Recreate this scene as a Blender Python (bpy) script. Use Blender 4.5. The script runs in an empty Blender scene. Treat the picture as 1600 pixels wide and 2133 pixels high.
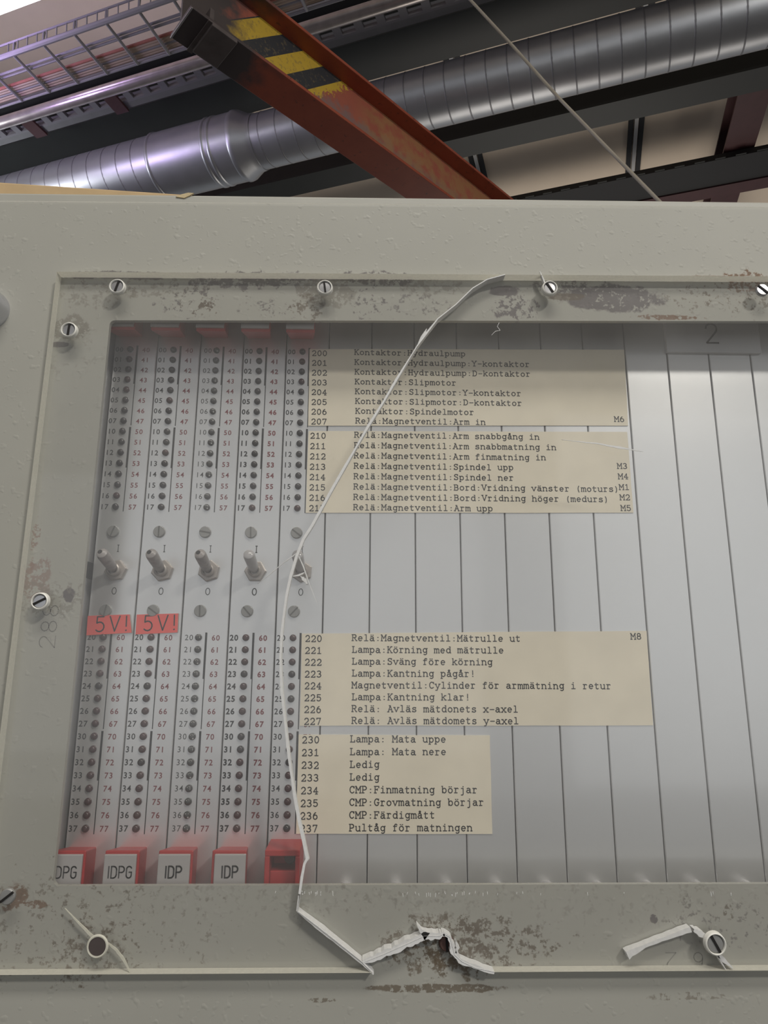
import bpy, bmesh, math, random
from math import sin, cos, pi, radians as R
from mathutils import Vector as V3, Matrix
random.seed(7)
S = bpy.context.scene
COL = S.collection

# ---------------------------------------------------------------- camera
IMG_W, IMG_H, FPX = 1600.0, 2133.0, 1350.0
YAW, PIT, ROL = R(1.2155), R(12.1227), R(0.2551)
CAM = V3((0.12204, -0.28633, 1.5))
ZROW = 1.5 + 0.13907                      # height of the first lamp row
fwd = V3((sin(YAW)*cos(PIT), cos(YAW)*cos(PIT), sin(PIT)))
_r = V3((cos(YAW), -sin(YAW), 0)); _u = _r.cross(fwd)
rgt = _r*cos(ROL) + _u*sin(ROL); upv = _u*cos(ROL) - _r*sin(ROL)
cd = bpy.data.cameras.new('camera'); cam = bpy.data.objects.new('camera', cd); COL.objects.link(cam)
cam.matrix_world = Matrix(((rgt.x, upv.x, -fwd.x, CAM.x), (rgt.y, upv.y, -fwd.y, CAM.y), (rgt.z, upv.z, -fwd.z, CAM.z), (0, 0, 0, 1)))
cd.sensor_fit = 'HORIZONTAL'; cd.sensor_width = 36.0; cd.lens = 36.0*FPX/IMG_W
cd.clip_start = 0.01; cd.clip_end = 100
S.camera = cam

# ---------------------------------------------------------------- world, lamps, exposure
w = bpy.data.worlds.new('hall_air'); S.world = w; w.use_nodes = True
bg = w.node_tree.nodes['Background']; bg.inputs[0].default_value = (0.92, 0.95, 1.0, 1); bg.inputs[1].default_value = 0.26
S.view_settings.view_transform = 'Standard'; S.view_settings.look = 'None'
S.view_settings.gamma = 1; S.view_settings.exposure = 0.0; S.view_settings.use_curve_mapping = False

def area(name, loc, target, sx, sy, power, col):
    l = bpy.data.lights.new(name, 'AREA'); l.shape = 'RECTANGLE'; l.size = sx; l.size_y = sy; l.energy = power; l.color = col
    o = bpy.data.objects.new(name, l); COL.objects.link(o); o.location = loc
    o.rotation_euler = (V3(target)-V3(loc)).to_track_quat('-Z', 'Y').to_euler(); return o
area('hall_lamp_light', (1.96, -2.55, 3.72), (0.15, 0, 1.6), 0.45, 0.22, 44, (1.0, 0.96, 0.89))         # hall lamp behind, up to the right
area('near_fill_light', (0.15, -0.75, 2.72), (0.10, -0.02, 1.66), 0.9, 0.25, 8.5, (1.0, 0.96, 0.89))     # added overhead light, gives the falloff down the door
area('window_daylight', (3.5, -5.0, 2.0), (3.5, 0, 2.0), 3.6, 3.0, 16, (0.97, 0.99, 1.0))               # daylight window across the hall
area('panel_fill_light', (-1.6, -6.0, 1.9), (-1.6, 0, 1.9), 5.6, 2.6, 14, (0.97, 0.98, 1.0))                # added fill, brightens what the left plates reflect
area('roof_fill_light', (1.9, 4.3, 2.0), (1.9, 4.3, 5.0), 3.0, 2.0, 42, (1.0, 0.93, 0.84))               # added uplight hidden behind the cabinet, brightens the roof

# ---------------------------------------------------------------- pixel rays to points on real planes
def ray(x, y): return fwd + rgt*((x-800)/FPX) - upv*((y-1066.5)/FPX)
def aY(x, y, Y): d = ray(x, y); return CAM + d*((Y-CAM.y)/d.y)
def aZ(x, y, Z): d = ray(x, y); return CAM + d*((Z-CAM.z)/d.z)
YF = -0.020                               # door's outer face
YP = -0.0245                              # acrylic sheet's outer face
def dr(x, y, Y=YF): p = aY(x, y, Y); return (p.x, p.z)

# ---------------------------------------------------------------- materials
def mat(name, col, rough=0.6, metal=0.0, spec=0.5, noise=None, bump=None, emit=None):
    m = bpy.data.materials.new(name); m.use_nodes = True; nt = m.node_tree; b = nt.nodes['Principled BSDF']
    b.inputs['Base Color'].default_value = (*col, 1); b.inputs['Roughness'].default_value = rough
    b.inputs['Metallic'].default_value = metal; b.inputs['Specular IOR Level'].default_value = spec
    geo = nt.nodes.new('ShaderNodeNewGeometry')
    def nz(scale, det=4, stretch=None):
        n = nt.nodes.new('ShaderNodeTexNoise'); n.inputs['Scale'].default_value = scale; n.inputs['Detail'].default_value = det
        if stretch:
            mp = nt.nodes.new('ShaderNodeMapping'); mp.inputs['Scale'].default_value = stretch
            nt.links.new(geo.outputs['Position'], mp.inputs[0]); nt.links.new(mp.outputs[0], n.inputs['Vector'])
        else: nt.links.new(geo.outputs['Position'], n.inputs['Vector'])
        return n
    if noise:                              # (scale, amount[, stretch])
        n = nz(noise[0], 5, noise[2] if len(noise) > 2 else None)
        mx = nt.nodes.new('ShaderNodeMix'); mx.data_type = 'RGBA'
        mx.inputs['A'].default_value = (*[c*(1-noise[1]) for c in col], 1); mx.inputs['B'].default_value = (*[min(1, c*(1+noise[1])) for c in col], 1)
        nt.links.new(n.outputs[0], mx.inputs['Factor']); nt.links.new(mx.outputs['Result'], b.inputs['Base Color'])
    if bump:                               # (scale, strength, distance)
        n = nz(bump[0], 2); bp = nt.nodes.new('ShaderNodeBump'); bp.inputs['Strength'].default_value = bump[1]; bp.inputs['Distance'].default_value = bump[2]
        nt.links.new(n.outputs[0], bp.inputs['Height']); nt.links.new(bp.outputs[0], b.inputs['Normal'])
    if emit: b.inputs['Emission Color'].default_value = (*emit[0], 1); b.inputs['Emission Strength'].default_value = emit[1]
    return m

class NG:                                  # small node-graph helper
    def __init__(s, m): s.nt = m.node_tree
    def n(s, t, **k):
        o = s.nt.nodes.new('ShaderNode'+t)
        for a, v in k.items(): setattr(o, a, v)
        return o
    def put(s, sock, v):
        if hasattr(v, 'is_output'): s.nt.links.new(v, sock)
        else: sock.default_value = v
    def m(s, op, a, b=0.0, c=0.0, clamp=False):
        o = s.n('Math', operation=op, use_clamp=clamp)
        for i, v in enumerate((a, b, c)): s.put(o.inputs[i], v)
        return o.outputs[0]
    def noise(s, vec, scale, det=4, rough=0.55):
        o = s.n('TexNoise'); s.put(o.inputs['Vector'], vec); o.inputs['Scale'].default_value = scale; o.inputs['Detail'].default_value = det; o.inputs['Roughness'].default_value = rough
        return o.outputs[0]
    def mix(s, f, a, b):
        o = s.n('Mix', data_type='RGBA'); s.put(o.inputs['Factor'], f); s.put(o.inputs['A'], a); s.put(o.inputs['B'], b); return o.outputs['Result']
    def ramp(s, v, lo, hi):
        o = s.n('MapRange'); o.clamp = True; s.put(o.inputs[0], v); o.inputs[1].default_value = lo; o.inputs[2].default_value = hi; return o.outputs[0]

def door_paint():
    m = mat('door_paint', (0.40, 0.39, 0.335), 0.5, spec=0.3); g = NG(m); b = m.node_tree.nodes['Principled BSDF']
    geo = g.n('NewGeometry'); pos = geo.outputs['Position']; sp = g.n('SeparateXYZ'); g.put(sp.inputs[0], pos)
    X, Z = sp.outputs[0], sp.outputs[2]
    n1 = g.noise(pos, 26, 3); nA = g.noise(pos, 150, 5, 0.65); nB = g.noise(pos, 420, 4, 0.7); nC = g.noise(pos, 900, 2)
    col = g.mix(n1, (0.38, 0.375, 0.335, 1), (0.43, 0.425, 0.38, 1))
    # stains with outlines of their own: centre and radii (photo pixels), colour, raggedness, speckle share, strength
    GREY = (0.13, 0.115, 0.118, 1); BRN = (0.135, 0.105, 0.072, 1); RUST = (0.17, 0.085, 0.04, 1); PNK = (0.28, 0.19, 0.155, 1); OIL = (0.24, 0.225, 0.19, 1)
    L = [(330, 598, 140, 26, OIL, 1.1, .55, .7), (560, 640, 60, 22, GREY, 1.0, .7, .7), (860, 636, 80, 26, GREY, 1.0, .72, .7), (900, 595, 70, 22, OIL, 1.0, .5, .7), (205, 610, 70, 40, OIL, 1.1, .6, .6), (250, 574, 130, 10, GREY, .9, .0, .8), (520, 583, 120, 20, GREY, 1.3, .25, .8), (640, 580, 90, 8, GREY, .9, .1, .8), (780, 580, 90, 16, GREY, 1.2, .3, .8),
         (400, 625, 70, 40, GREY, 1.0, .75, .8), (420, 640, 40, 24, BRN, 1.0, .7, .8), (680, 610, 62, 42, OIL, .7, .1, .75), (640, 640, 40, 30, BRN, 1.0, .6, .8),
         (765, 630, 45, 36, GREY, 1.0, .7, .8), (1048, 606, 34, 13, GREY, .6, .0, .9), (1075, 638, 52, 30, GREY, 1.3, .45, .9), (1275, 622, 110, 34, GREY, .55, .05, .92),
         (1190, 602, 70, 20, GREY, 1.2, .5, .8), (1350, 580, 38, 6, GREY, .8, .2, .8), (1180, 618, 40, 9, BRN, .5, .0, .7), (1390, 661, 70, 6, RUST, 1.2, .3, .9),
         (1555, 588, 48, 28, RUST, 1.0, .45, .95), (1540, 612, 90, 60, BRN, 1.1, .75, .7), (1500, 578, 110, 4, RUST, .6, .0, .8), (1440, 620, 60, 40, BRN, 1.0, .8, .6),
         (147, 682, 34, 30, OIL, .8, .15, .8), (124, 718, 22, 7, GREY, .6, .0, .8), (150, 735, 60, 60, OIL, 1.2, .8, .3),
         (143, 1241, 12, 14, GREY, .9, .0, .9), (78, 1205, 26, 50, PNK, .9, .3, .7), (74, 1130, 8, 60, PNK, .8, .6, .8), (110, 1250, 60, 40, OIL, 1.2, .6, .6),
         (28, 1868, 26, 22, RUST, .7, .25, .8), (75, 1884, 26, 7, RUST, .8, .2, .8), (90, 1930, 170, 90, BRN, 1.1, .82, .55), (200, 1985, 60, 45, BRN, .9, .55, .6), (290, 1930, 150, 70, BRN, 1.1, .84, .5),
         (925, 1970, 95, 45, BRN, 1.0, .35, .8), (1010, 1965, 130, 40, BRN, 1.1, .6, .85), (915, 2059, 120, 7, BRN, .7, .2, .8), (1430, 2075, 60, 6, BRN, .8, .5, .5), (675, 2083, 24, 4, BRN, .8, .4, .7),
         (1362, 1914, 7, 8, GREY, .6, .1, .9), (1518, 1900, 9, 14, BRN, .8, .3, .8), (1500, 1925, 90, 40, GREY, 1.1, .85, .6), (1200, 1860, 500, 60, OIL, 1.2, .82, .35), (560, 1870, 300, 30, OIL, 1.2, .7, .35)]
    for (px, py, rx, ry, c, rag, spk, st) in L:
        cx, cz = dr(px, py); sc = 1/4850.0
        dx = g.m('MULTIPLY', g.m('SUBTRACT', X, cx), 1/(rx*sc)); dz = g.m('MULTIPLY', g.m('SUBTRACT', Z, cz), 1/(ry*sc))
        d = g.m('SQRT', g.m('ADD', g.m('MULTIPLY', dx, dx), g.m('MULTIPLY', dz, dz)))
        d = g.m('ADD', d, g.m('MULTIPLY', g.m('SUBTRACT', nA, 0.5), rag*2.6))
        k = g.ramp(d, 1.06, 0.88)
        if spk > 0: k = g.m('MULTIPLY', k, g.ramp(nB, 0.36+0.25*spk, 0.42+0.25*spk))
        col = g.mix(g.m('MULTIPLY', k, st), col, c)
    g.put(b.inputs['Base Color'], col)
    pim = g.m('ADD', g.m('MULTIPLY', g.ramp(g.noise(pos, 330, 1), .63, .85), 1.0), g.m('MULTIPLY', g.noise(pos, 600, 2), .12))   # pimpled lacquer
    bp = g.n('Bump'); bp.inputs['Strength'].default_value = 0.28; bp.inputs['Distance'].default_value = 0.0005
    g.put(bp.inputs['Height'], pim); g.put(b.inputs['Normal'], bp.outputs[0])
    return m

def acrylic():
    m = bpy.data.materials.new('scratched_clear_acrylic'); m.use_nodes = True; g = NG(m); nt = m.node_tree
    for n in list(nt.nodes): nt.nodes.remove(n)
    out = g.n('OutputMaterial'); geo = g.n('NewGeometry')
    dt = g.n('VectorMath', operation='DOT_PRODUCT'); g.put(dt.inputs[0], geo.outputs['Normal']); g.put(dt.inputs[1], geo.outputs['Incoming'])
    c = g.m('ABSOLUTE', dt.outputs['Value']); f = g.m('POWER', g.m('SUBTRACT', 1.0, c), 5.0)
    fr = g.m('ADD', g.m('MULTIPLY', f, 0.96), 0.04)
    tr = g.n('BsdfTransparent'); tr.inputs[0].default_value = (0.99, 0.99, 0.985, 1)
    gl = g.n('BsdfGlossy'); gl.inputs['Roughness'].default_value = 0.06
    df = g.n('BsdfDiffuse'); df.inputs[0].default_value = (0.8, 0.79, 0.78, 1)
    nz = g.noise(geo.outputs['Position'], 30, 5); dust = g.m('ADD', g.m('MULTIPLY', nz, 0.07), 0.012)
    m1 = g.n('MixShader'); g.put(m1.inputs[0], dust); g.put(m1.inputs[1], tr.outputs[0]); g.put(m1.inputs[2], df.outputs[0])
    m2 = g.n('MixShader'); g.put(m2.inputs[0], fr); g.put(m2.inputs[1], m1.outputs[0]); g.put(m2.inputs[2], gl.outputs[0])
    g.put(out.inputs[0], m2.outputs[0]); return m

def arm_paint():                            # red-orange crane paint, scorched near its end, scraped to primer further along
    m = mat('crane_paint', (0.30, 0.062, 0.03), 0.5); g = NG(m); b = m.node_tree.nodes['Principled BSDF']
    tc = g.n('TexCoord'); sp = g.n('SeparateXYZ'); g.put(sp.inputs[0], tc.outputs['Object']); s = sp.outputs[0]
    n = g.noise(tc.outputs['Object'], 14, 5); n2 = g.noise(tc.outputs['Object'], 60, 5, .7)
    col = g.mix(n, (0.23, 0.045, 0.022, 1), (0.37, 0.085, 0.04, 1))
    col = g.mix(g.m('MULTIPLY', g.ramp(n2, .60, .66), .6), col, (0.06, 0.03, 0.025, 1))
    soot = g.ramp(g.m('ADD', s, g.m('MULTIPLY', g.m('SUBTRACT', n, .5), .22)), .27, .17)
    col = g.mix(soot, col, (0.055, 0.042, 0.042, 1)); g.put(b.inputs['Base Color'], col); return m

def web_paint():                            # yellow and black hazard bands painted on the beam's side, worn away beyond
    m = mat('hazard_banded_paint', (0.3, .06, .03), 0.55); g = NG(m); b = m.node_tree.nodes['Principled BSDF']
    tc = g.n('TexCoord'); sp = g.n('SeparateXYZ'); g.put(sp.inputs[0], tc.outputs['Object']); s, z = sp.outputs[0], sp.outputs[2]
    n = g.noise(tc.outputs['Object'], 22, 5, .6); n2 = g.noise(tc.outputs['Object'], 90, 4, .7)
    red = g.mix(n, (0.26, 0.075, 0.05, 1), (0.36, 0.10, 0.06, 1))
    base = g.mix(g.ramp(g.m('ADD', g.m('MULTIPLY', z, 3.2), g.m('MULTIPLY', n, .5)), .60, .50), red, (0.20, 0.125, 0.115, 1))
    och = g.m('MULTIPLY', g.ramp(g.m('ADD', s, g.m('MULTIPLY', n, .2)), .66, .74), g.ramp(n, .62, .45))
    base = g.mix(g.m('MULTIPLY', och, .75), base, (0.33, 0.17, 0.07, 1))
    q = g.m('SUBTRACT', g.m('SUBTRACT', s, 0.018), g.m('MULTIPLY', z, 1.05))       # slanted bands
    ph = g.m('FRACT', g.m('MULTIPLY', q, 1/0.145))
    band = g.mix(g.m('GREATER_THAN', ph, 0.5), (0.50, 0.33, 0.035, 1), (0.028, 0.03, 0.034, 1))
    band = g.mix(g.m('MULTIPLY', g.ramp(n2, .55, .64), .55), band, (0.16, 0.12, 0.06, 1))
    on = g.m('MULTIPLY', g.m('GREATER_THAN', q, -0.005), g.ramp(g.m('ADD', q, g.m('MULTIPLY', g.m('SUBTRACT', n2, .5), .16)), .325, .315))
    col = g.mix(on, base, band)
    soot = g.ramp(g.m('ADD', s, g.m('MULTIPLY', g.m('SUBTRACT', n, .5), .2)), .20, .12)
    col = g.mix(soot, col, (0.06, 0.047, 0.045, 1)); g.put(b.inputs['Base Color'], col); return m

def translucent(name, col, thru):
    m = bpy.data.materials.new(name); m.use_nodes = True; g = NG(m); nt = m.node_tree
    for n in list(nt.nodes): nt.nodes.remove(n)
    out = g.n('OutputMaterial'); d = g.n('BsdfDiffuse'); t = g.n('BsdfTranslucent'); x = g.n('MixShader')
    nz = g.noise(g.n('NewGeometry').outputs['Position'], 900, 3); c = g.mix(nz, (*[v*.78 for v in col], 1), (*col, 1))
    g.put(d.inputs[0], c); g.put(t.inputs[0], c); x.inputs[0].default_value = thru
    g.put(x.inputs[1], d.outputs[0]); g.put(x.inputs[2], t.outputs[0]); g.put(out.inputs[0], x.outputs[0]); return m

M = {}
M['door'] = door_paint()
M['body'] = mat('cabinet_paint', (0.40, 0.395, 0.355), 0.5, noise=(30, .08))
M['acrylic'] = acrylic()
M['edge'] = translucent('acrylic_cut_edge', (0.93, 0.91, 0.80), .3)  # pale colour stands in for light piped to the cut edge
M['frac'] = translucent('fractured_acrylic', (0.98, 0.98, 0.97), .12)
M['plate'] = mat('grey_anodised_plate', (0.80, 0.805, 0.81), 0.29, metal=0.62, noise=(14, .04))
M['dark'] = mat('dark_gap', (0.016, 0.016, 0.017), 0.7)
M['rail'] = mat('rail_aluminium', (0.55, 0.55, 0.55), 0.35, metal=.6)
M['ink'] = mat('black_ink', (0.022, 0.022, 0.024), 0.6)
M['ink2'] = mat('thin_grey_ink', (0.065, 0.065, 0.068), 0.6)
M['redink'] = mat('red_ink', (0.20, 0.045, 0.055), 0.6)
M['type'] = mat('typewriter_ink', (0.055, 0.05, 0.05), 0.7, noise=(700, .35))
M['pencil'] = mat('pencil_line', (0.27, 0.262, 0.235), 0.6)
M['led'] = mat('dark_lamp_lens', (0.035, 0.03, 0.032), 0.22)
M['ledred'] = mat('dark_red_lamp_lens', (0.06, 0.028, 0.03), 0.22)
M['ledclear'] = mat('smoky_lamp_lens', (0.07, 0.07, 0.07), 0.15)
M['ledchip'] = mat('lamp_inner_reflector', (0.42, 0.42, 0.41), 0.3)
M['red'] = mat('red_plastic', (0.42, 0.035, 0.035), 0.4)
M['tag'] = mat('label_tag_white', (0.43, 0.41, 0.405), 0.45)
M['sticker'] = mat('red_sticker_film', (0.88, 0.12, 0.10), 0.5, noise=(300, .06))
M['paper'] = mat('yellowed_paper', (0.86, 0.79, 0.64), 0.8, noise=(60, .10))
M['screw'] = mat('painted_screw', (0.33, 0.33, 0.32), 0.45, metal=.35)
M['steel'] = mat('bright_screw_steel', (0.55, 0.55, 0.56), 0.3, metal=.8)
M['slot'] = mat('screw_slot', (0.012, 0.01, 0.009), 0.8)
M['ring'] = mat('pale_plastic_ring', (0.85, 0.84, 0.78), 0.4)
M['nut'] = mat('tarnished_nut', (0.46, 0.42, 0.39), 0.35, metal=.5)
M['lever'] = mat('dusty_lever_sleeve', (0.31, 0.285, 0.275), 0.32, noise=(500, .45))
M['leverclear'] = mat('clear_lever_sleeve', (0.46, 0.45, 0.455), 0.12, noise=(300, .2))
M['chrome'] = mat('polished_chrome', (0.62, 0.63, 0.68), 0.06, metal=1)
M['card'] = mat('brown_cardboard', (0.50, 0.36, 0.20), 0.8, noise=(80, .15))
M['tape'] = mat('masking_tape', (0.52, 0.42, 0.24), 0.6, noise=(200, .2))
M['crane'] = arm_paint(); M['web'] = web_paint()
M['stop'] = mat('sooty_steel', (0.085, 0.068, 0.065), 0.6, noise=(30, .4))
M['galv'] = mat('galvanised_sheet', (0.40, 0.41, 0.43), 0.40, metal=.85, noise=(12, .15))
M['seam'] = mat('duct_seam', (0.20, 0.20, 0.21), 0.5, metal=.7)
M['green'] = mat('dark_green_beam_paint', (0.017, 0.019, 0.018), 0.55, noise=(10, .2))
M['greybar'] = mat('grey_steel', (0.15, 0.15, 0.155), 0.5, noise=(12, .2))
M['zinc'] = mat('zinc_tray', (0.19, 0.185, 0.20), 0.5, metal=.3)
M['pipe'] = mat('steel_pipe', (0.46, 0.42, 0.40), 0.28, metal=.8, noise=(25, .35))
M['maroon'] = mat('maroon_beam_paint', (0.055, 0.019, 0.021), 0.55, noise=(20, .2))
M['ceil'] = mat('ceiling_board', (0.74, 0.63, 0.51), 0.9, noise=(6, .06))
M['joint'] = mat('board_joint_strip', (0.5, 0.5, 0.5), 0.5)
M['cabtan'] = mat('tan_cable', (0.24, 0.18, 0.14), 0.6)
M['cabred'] = mat('red_cable', (0.22, 0.07, 0.05), 0.6)
M['cabgrey'] = mat('grey_cable', (0.14, 0.13, 0.14), 0.6)
M['wire'] = mat('hanging_cable_sheath', (0.30, 0.27, 0.22), 0.5)
M['lampbody'] = mat('lamp_enamel', (0.6, 0.6, 0.6), 0.4)
M['lampglow'] = mat('lit_diffuser', (1, 1, 1), 0.5, emit=((0.95, 0.88, 1.0), 9.0))
M['floor'] = mat('concrete_floor', (0.13, 0.125, 0.12), 0.7, noise=(3, .2))

# ---------------------------------------------------------------- mesh building
class MB:
    def __init__(s): s.v = []; s.f = []; s.mi = []
    def add(s, vs, fs, mi=0):
        o = len(s.v); s.v += [V3(p) for p in vs]; s.f += [[o+i for i in f] for f in fs]; s.mi += [mi]*len(fs); return s
    def box(s, x0, x1, y0, y1, z0, z1, mi=0):
        return s.add([(x, y, z) for z in (z0, z1) for y in (y0, y1) for x in (x0, x1)],
                     [(0, 2, 3, 1), (4, 5, 7, 6), (0, 1, 5, 4), (2, 6, 7, 3), (0, 4, 6, 2), (1, 3, 7, 5)], mi)
    def prism(s, poly, y0, y1, mi=0, side=None):    # polygon in x,z extruded along y
        n = len(poly); vs = [(p[0], y0, p[1]) for p in poly] + [(p[0], y1, p[1]) for p in poly]
        s.add(vs, [tuple(range(n)), tuple(range(2*n-1, n-1, -1))], mi)
        o = len(s.v) - 2*n
        for i in range(n):
            j = (i+1) % n; s.f.append([o+i, o+n+i, o+n+j, o+j]); s.mi.append(mi if side is None else side)
        return s
    def extr(s, A, B, mi=0):                        # loft between two equal 3-D polygons with caps
        n = len(A); s.add(list(A)+list(B), [tuple(range(n)), tuple(range(2*n-1, n-1, -1))] + [(i, n+i, n+(i+1) % n, (i+1) % n) for i in range(n)], mi); return s
    def lathe(s, prof, c=(0, 0, 0), ax=(0, -1, 0), n=20, mi=0, rot=0):   # prof: (radius, along axis)
        a = V3(ax).normalized(); t = V3((0, 0, 1)) if abs(a.z) < .9 else V3((1, 0, 0)); e1 = a.cross(t).normalized(); e2 = a.cross(e1); c = V3(c)
        o = len(s.v)
        for (r, h) in prof:
            for i in range(n):
                th = 2*pi*i/n + rot; s.v.append(c + a*h + (e1*cos(th)+e2*sin(th))*r)
        for k in range(len(prof)-1):
            for i in range(n):
                j = (i+1) % n; s.f.append([o+k*n+i, o+k*n+j, o+(k+1)*n+j, o+(k+1)*n+i]); s.mi.append(mi)
        s.f.append([o+i for i in range(n)][::-1]); s.mi.append(mi)
        s.f.append([o+(len(prof)-1)*n+i for i in range(n)]); s.mi.append(mi); return s
    def tube(s, pts, r, n=8, mi=0):
        pts = [V3(p) for p in pts]; o = len(s.v)
        for k, p in enumerate(pts):
            d = (pts[min(k+1, len(pts)-1)] - pts[max(k-1, 0)]).normalized(); t = V3((0, 0, 1)) if abs(d.z) < .9 else V3((1, 0, 0))
            e1 = d.cross(t).normalized(); e2 = d.cross(e1); rr = r[k] if isinstance(r, (list, tuple)) else r
            for i in range(n): s.v.append(p + (e1*cos(2*pi*i/n)+e2*sin(2*pi*i/n))*rr)
        for k in range(len(pts)-1):
            for i in range(n):
                j = (i+1) % n; s.f.append([o+k*n+i, o+k*n+j, o+(k+1)*n+j, o+(k+1)*n+i]); s.mi.append(mi)
        s.f.append([o+i for i in range(n)][::-1]); s.mi.append(mi); s.f.append([o+(len(pts)-1)*n+i for i in range(n)]); s.mi.append(mi); return s
    def ribbon(s, pts, wd, y, mi=0):                # flat ink stroke in the x,z plane facing -y
        for (a, b) in zip(pts[:-1], pts[1:]):
            dx, dz = b[0]-a[0], b[1]-a[1]; L = math.hypot(dx, dz)
            if L < 1e-9: continue
            nx, nz = -dz/L*wd/2, dx/L*wd/2; ex, ez = dx/L*wd*.3, dz/L*wd*.3
            s.add([(a[0]-ex+nx, y, a[1]-ez+nz), (a[0]-ex-nx, y, a[1]-ez-nz), (b[0]+ex-nx, y, b[1]+ez-nz), (b[0]+ex+nx, y, b[1]+ez+nz)], [(0, 1, 2, 3)], mi)
        return s
    def build(s, name, mats, parent=None, smooth=False, bevel=0, seg=2, origin=None, label=None, fix=True):
        me = bpy.data.meshes.new(name)
        off = V3(origin) if origin is not None else (V3(parent['_o']) if parent is not None and '_o' in parent else V3((0, 0, 0)))
        me.from_pydata([tuple(p-off) for p in s.v], [], s.f)
        for m in (mats if isinstance(mats, (list, tuple)) else [mats]): me.materials.append(m)
        for p, i in zip(me.polygons, s.mi): p.material_index = i; p.use_smooth = smooth
        if fix:
            bm = bmesh.new(); bm.from_mesh(me); bmesh.ops.recalc_face_normals(bm, faces=bm.faces); bm.to_mesh(me); bm.free()
        o = bpy.data.objects.new(name, me); COL.objects.link(o)
        if parent is not None: o.parent = parent
        o['_o'] = tuple(off)
        if parent is None and origin is not None: o.location = off
        if bevel:
            b = o.modifiers.new('bevel', 'BEVEL'); b.width = bevel; b.segments = seg; b.limit_method = 'ANGLE'; b.angle_limit = R(40)
        if smooth:
            me.set_sharp_from_angle(angle=R(38))
        if label: o['label'] = label
        return o
def tag(o, label, cat, group=None, kind=None):
    if label: o['label'] = label
    if cat: o['category'] = cat
    if group: o['group'] = group
    if kind: o['kind'] = kind
    return o
def thing(name, loc, label, cat, group=None):
    o = bpy.data.objects.new(name, None); COL.objects.link(o); o.location = loc; o['_o'] = tuple(loc); o.empty_display_size = .02
    return tag(o, label, cat, group)

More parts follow.
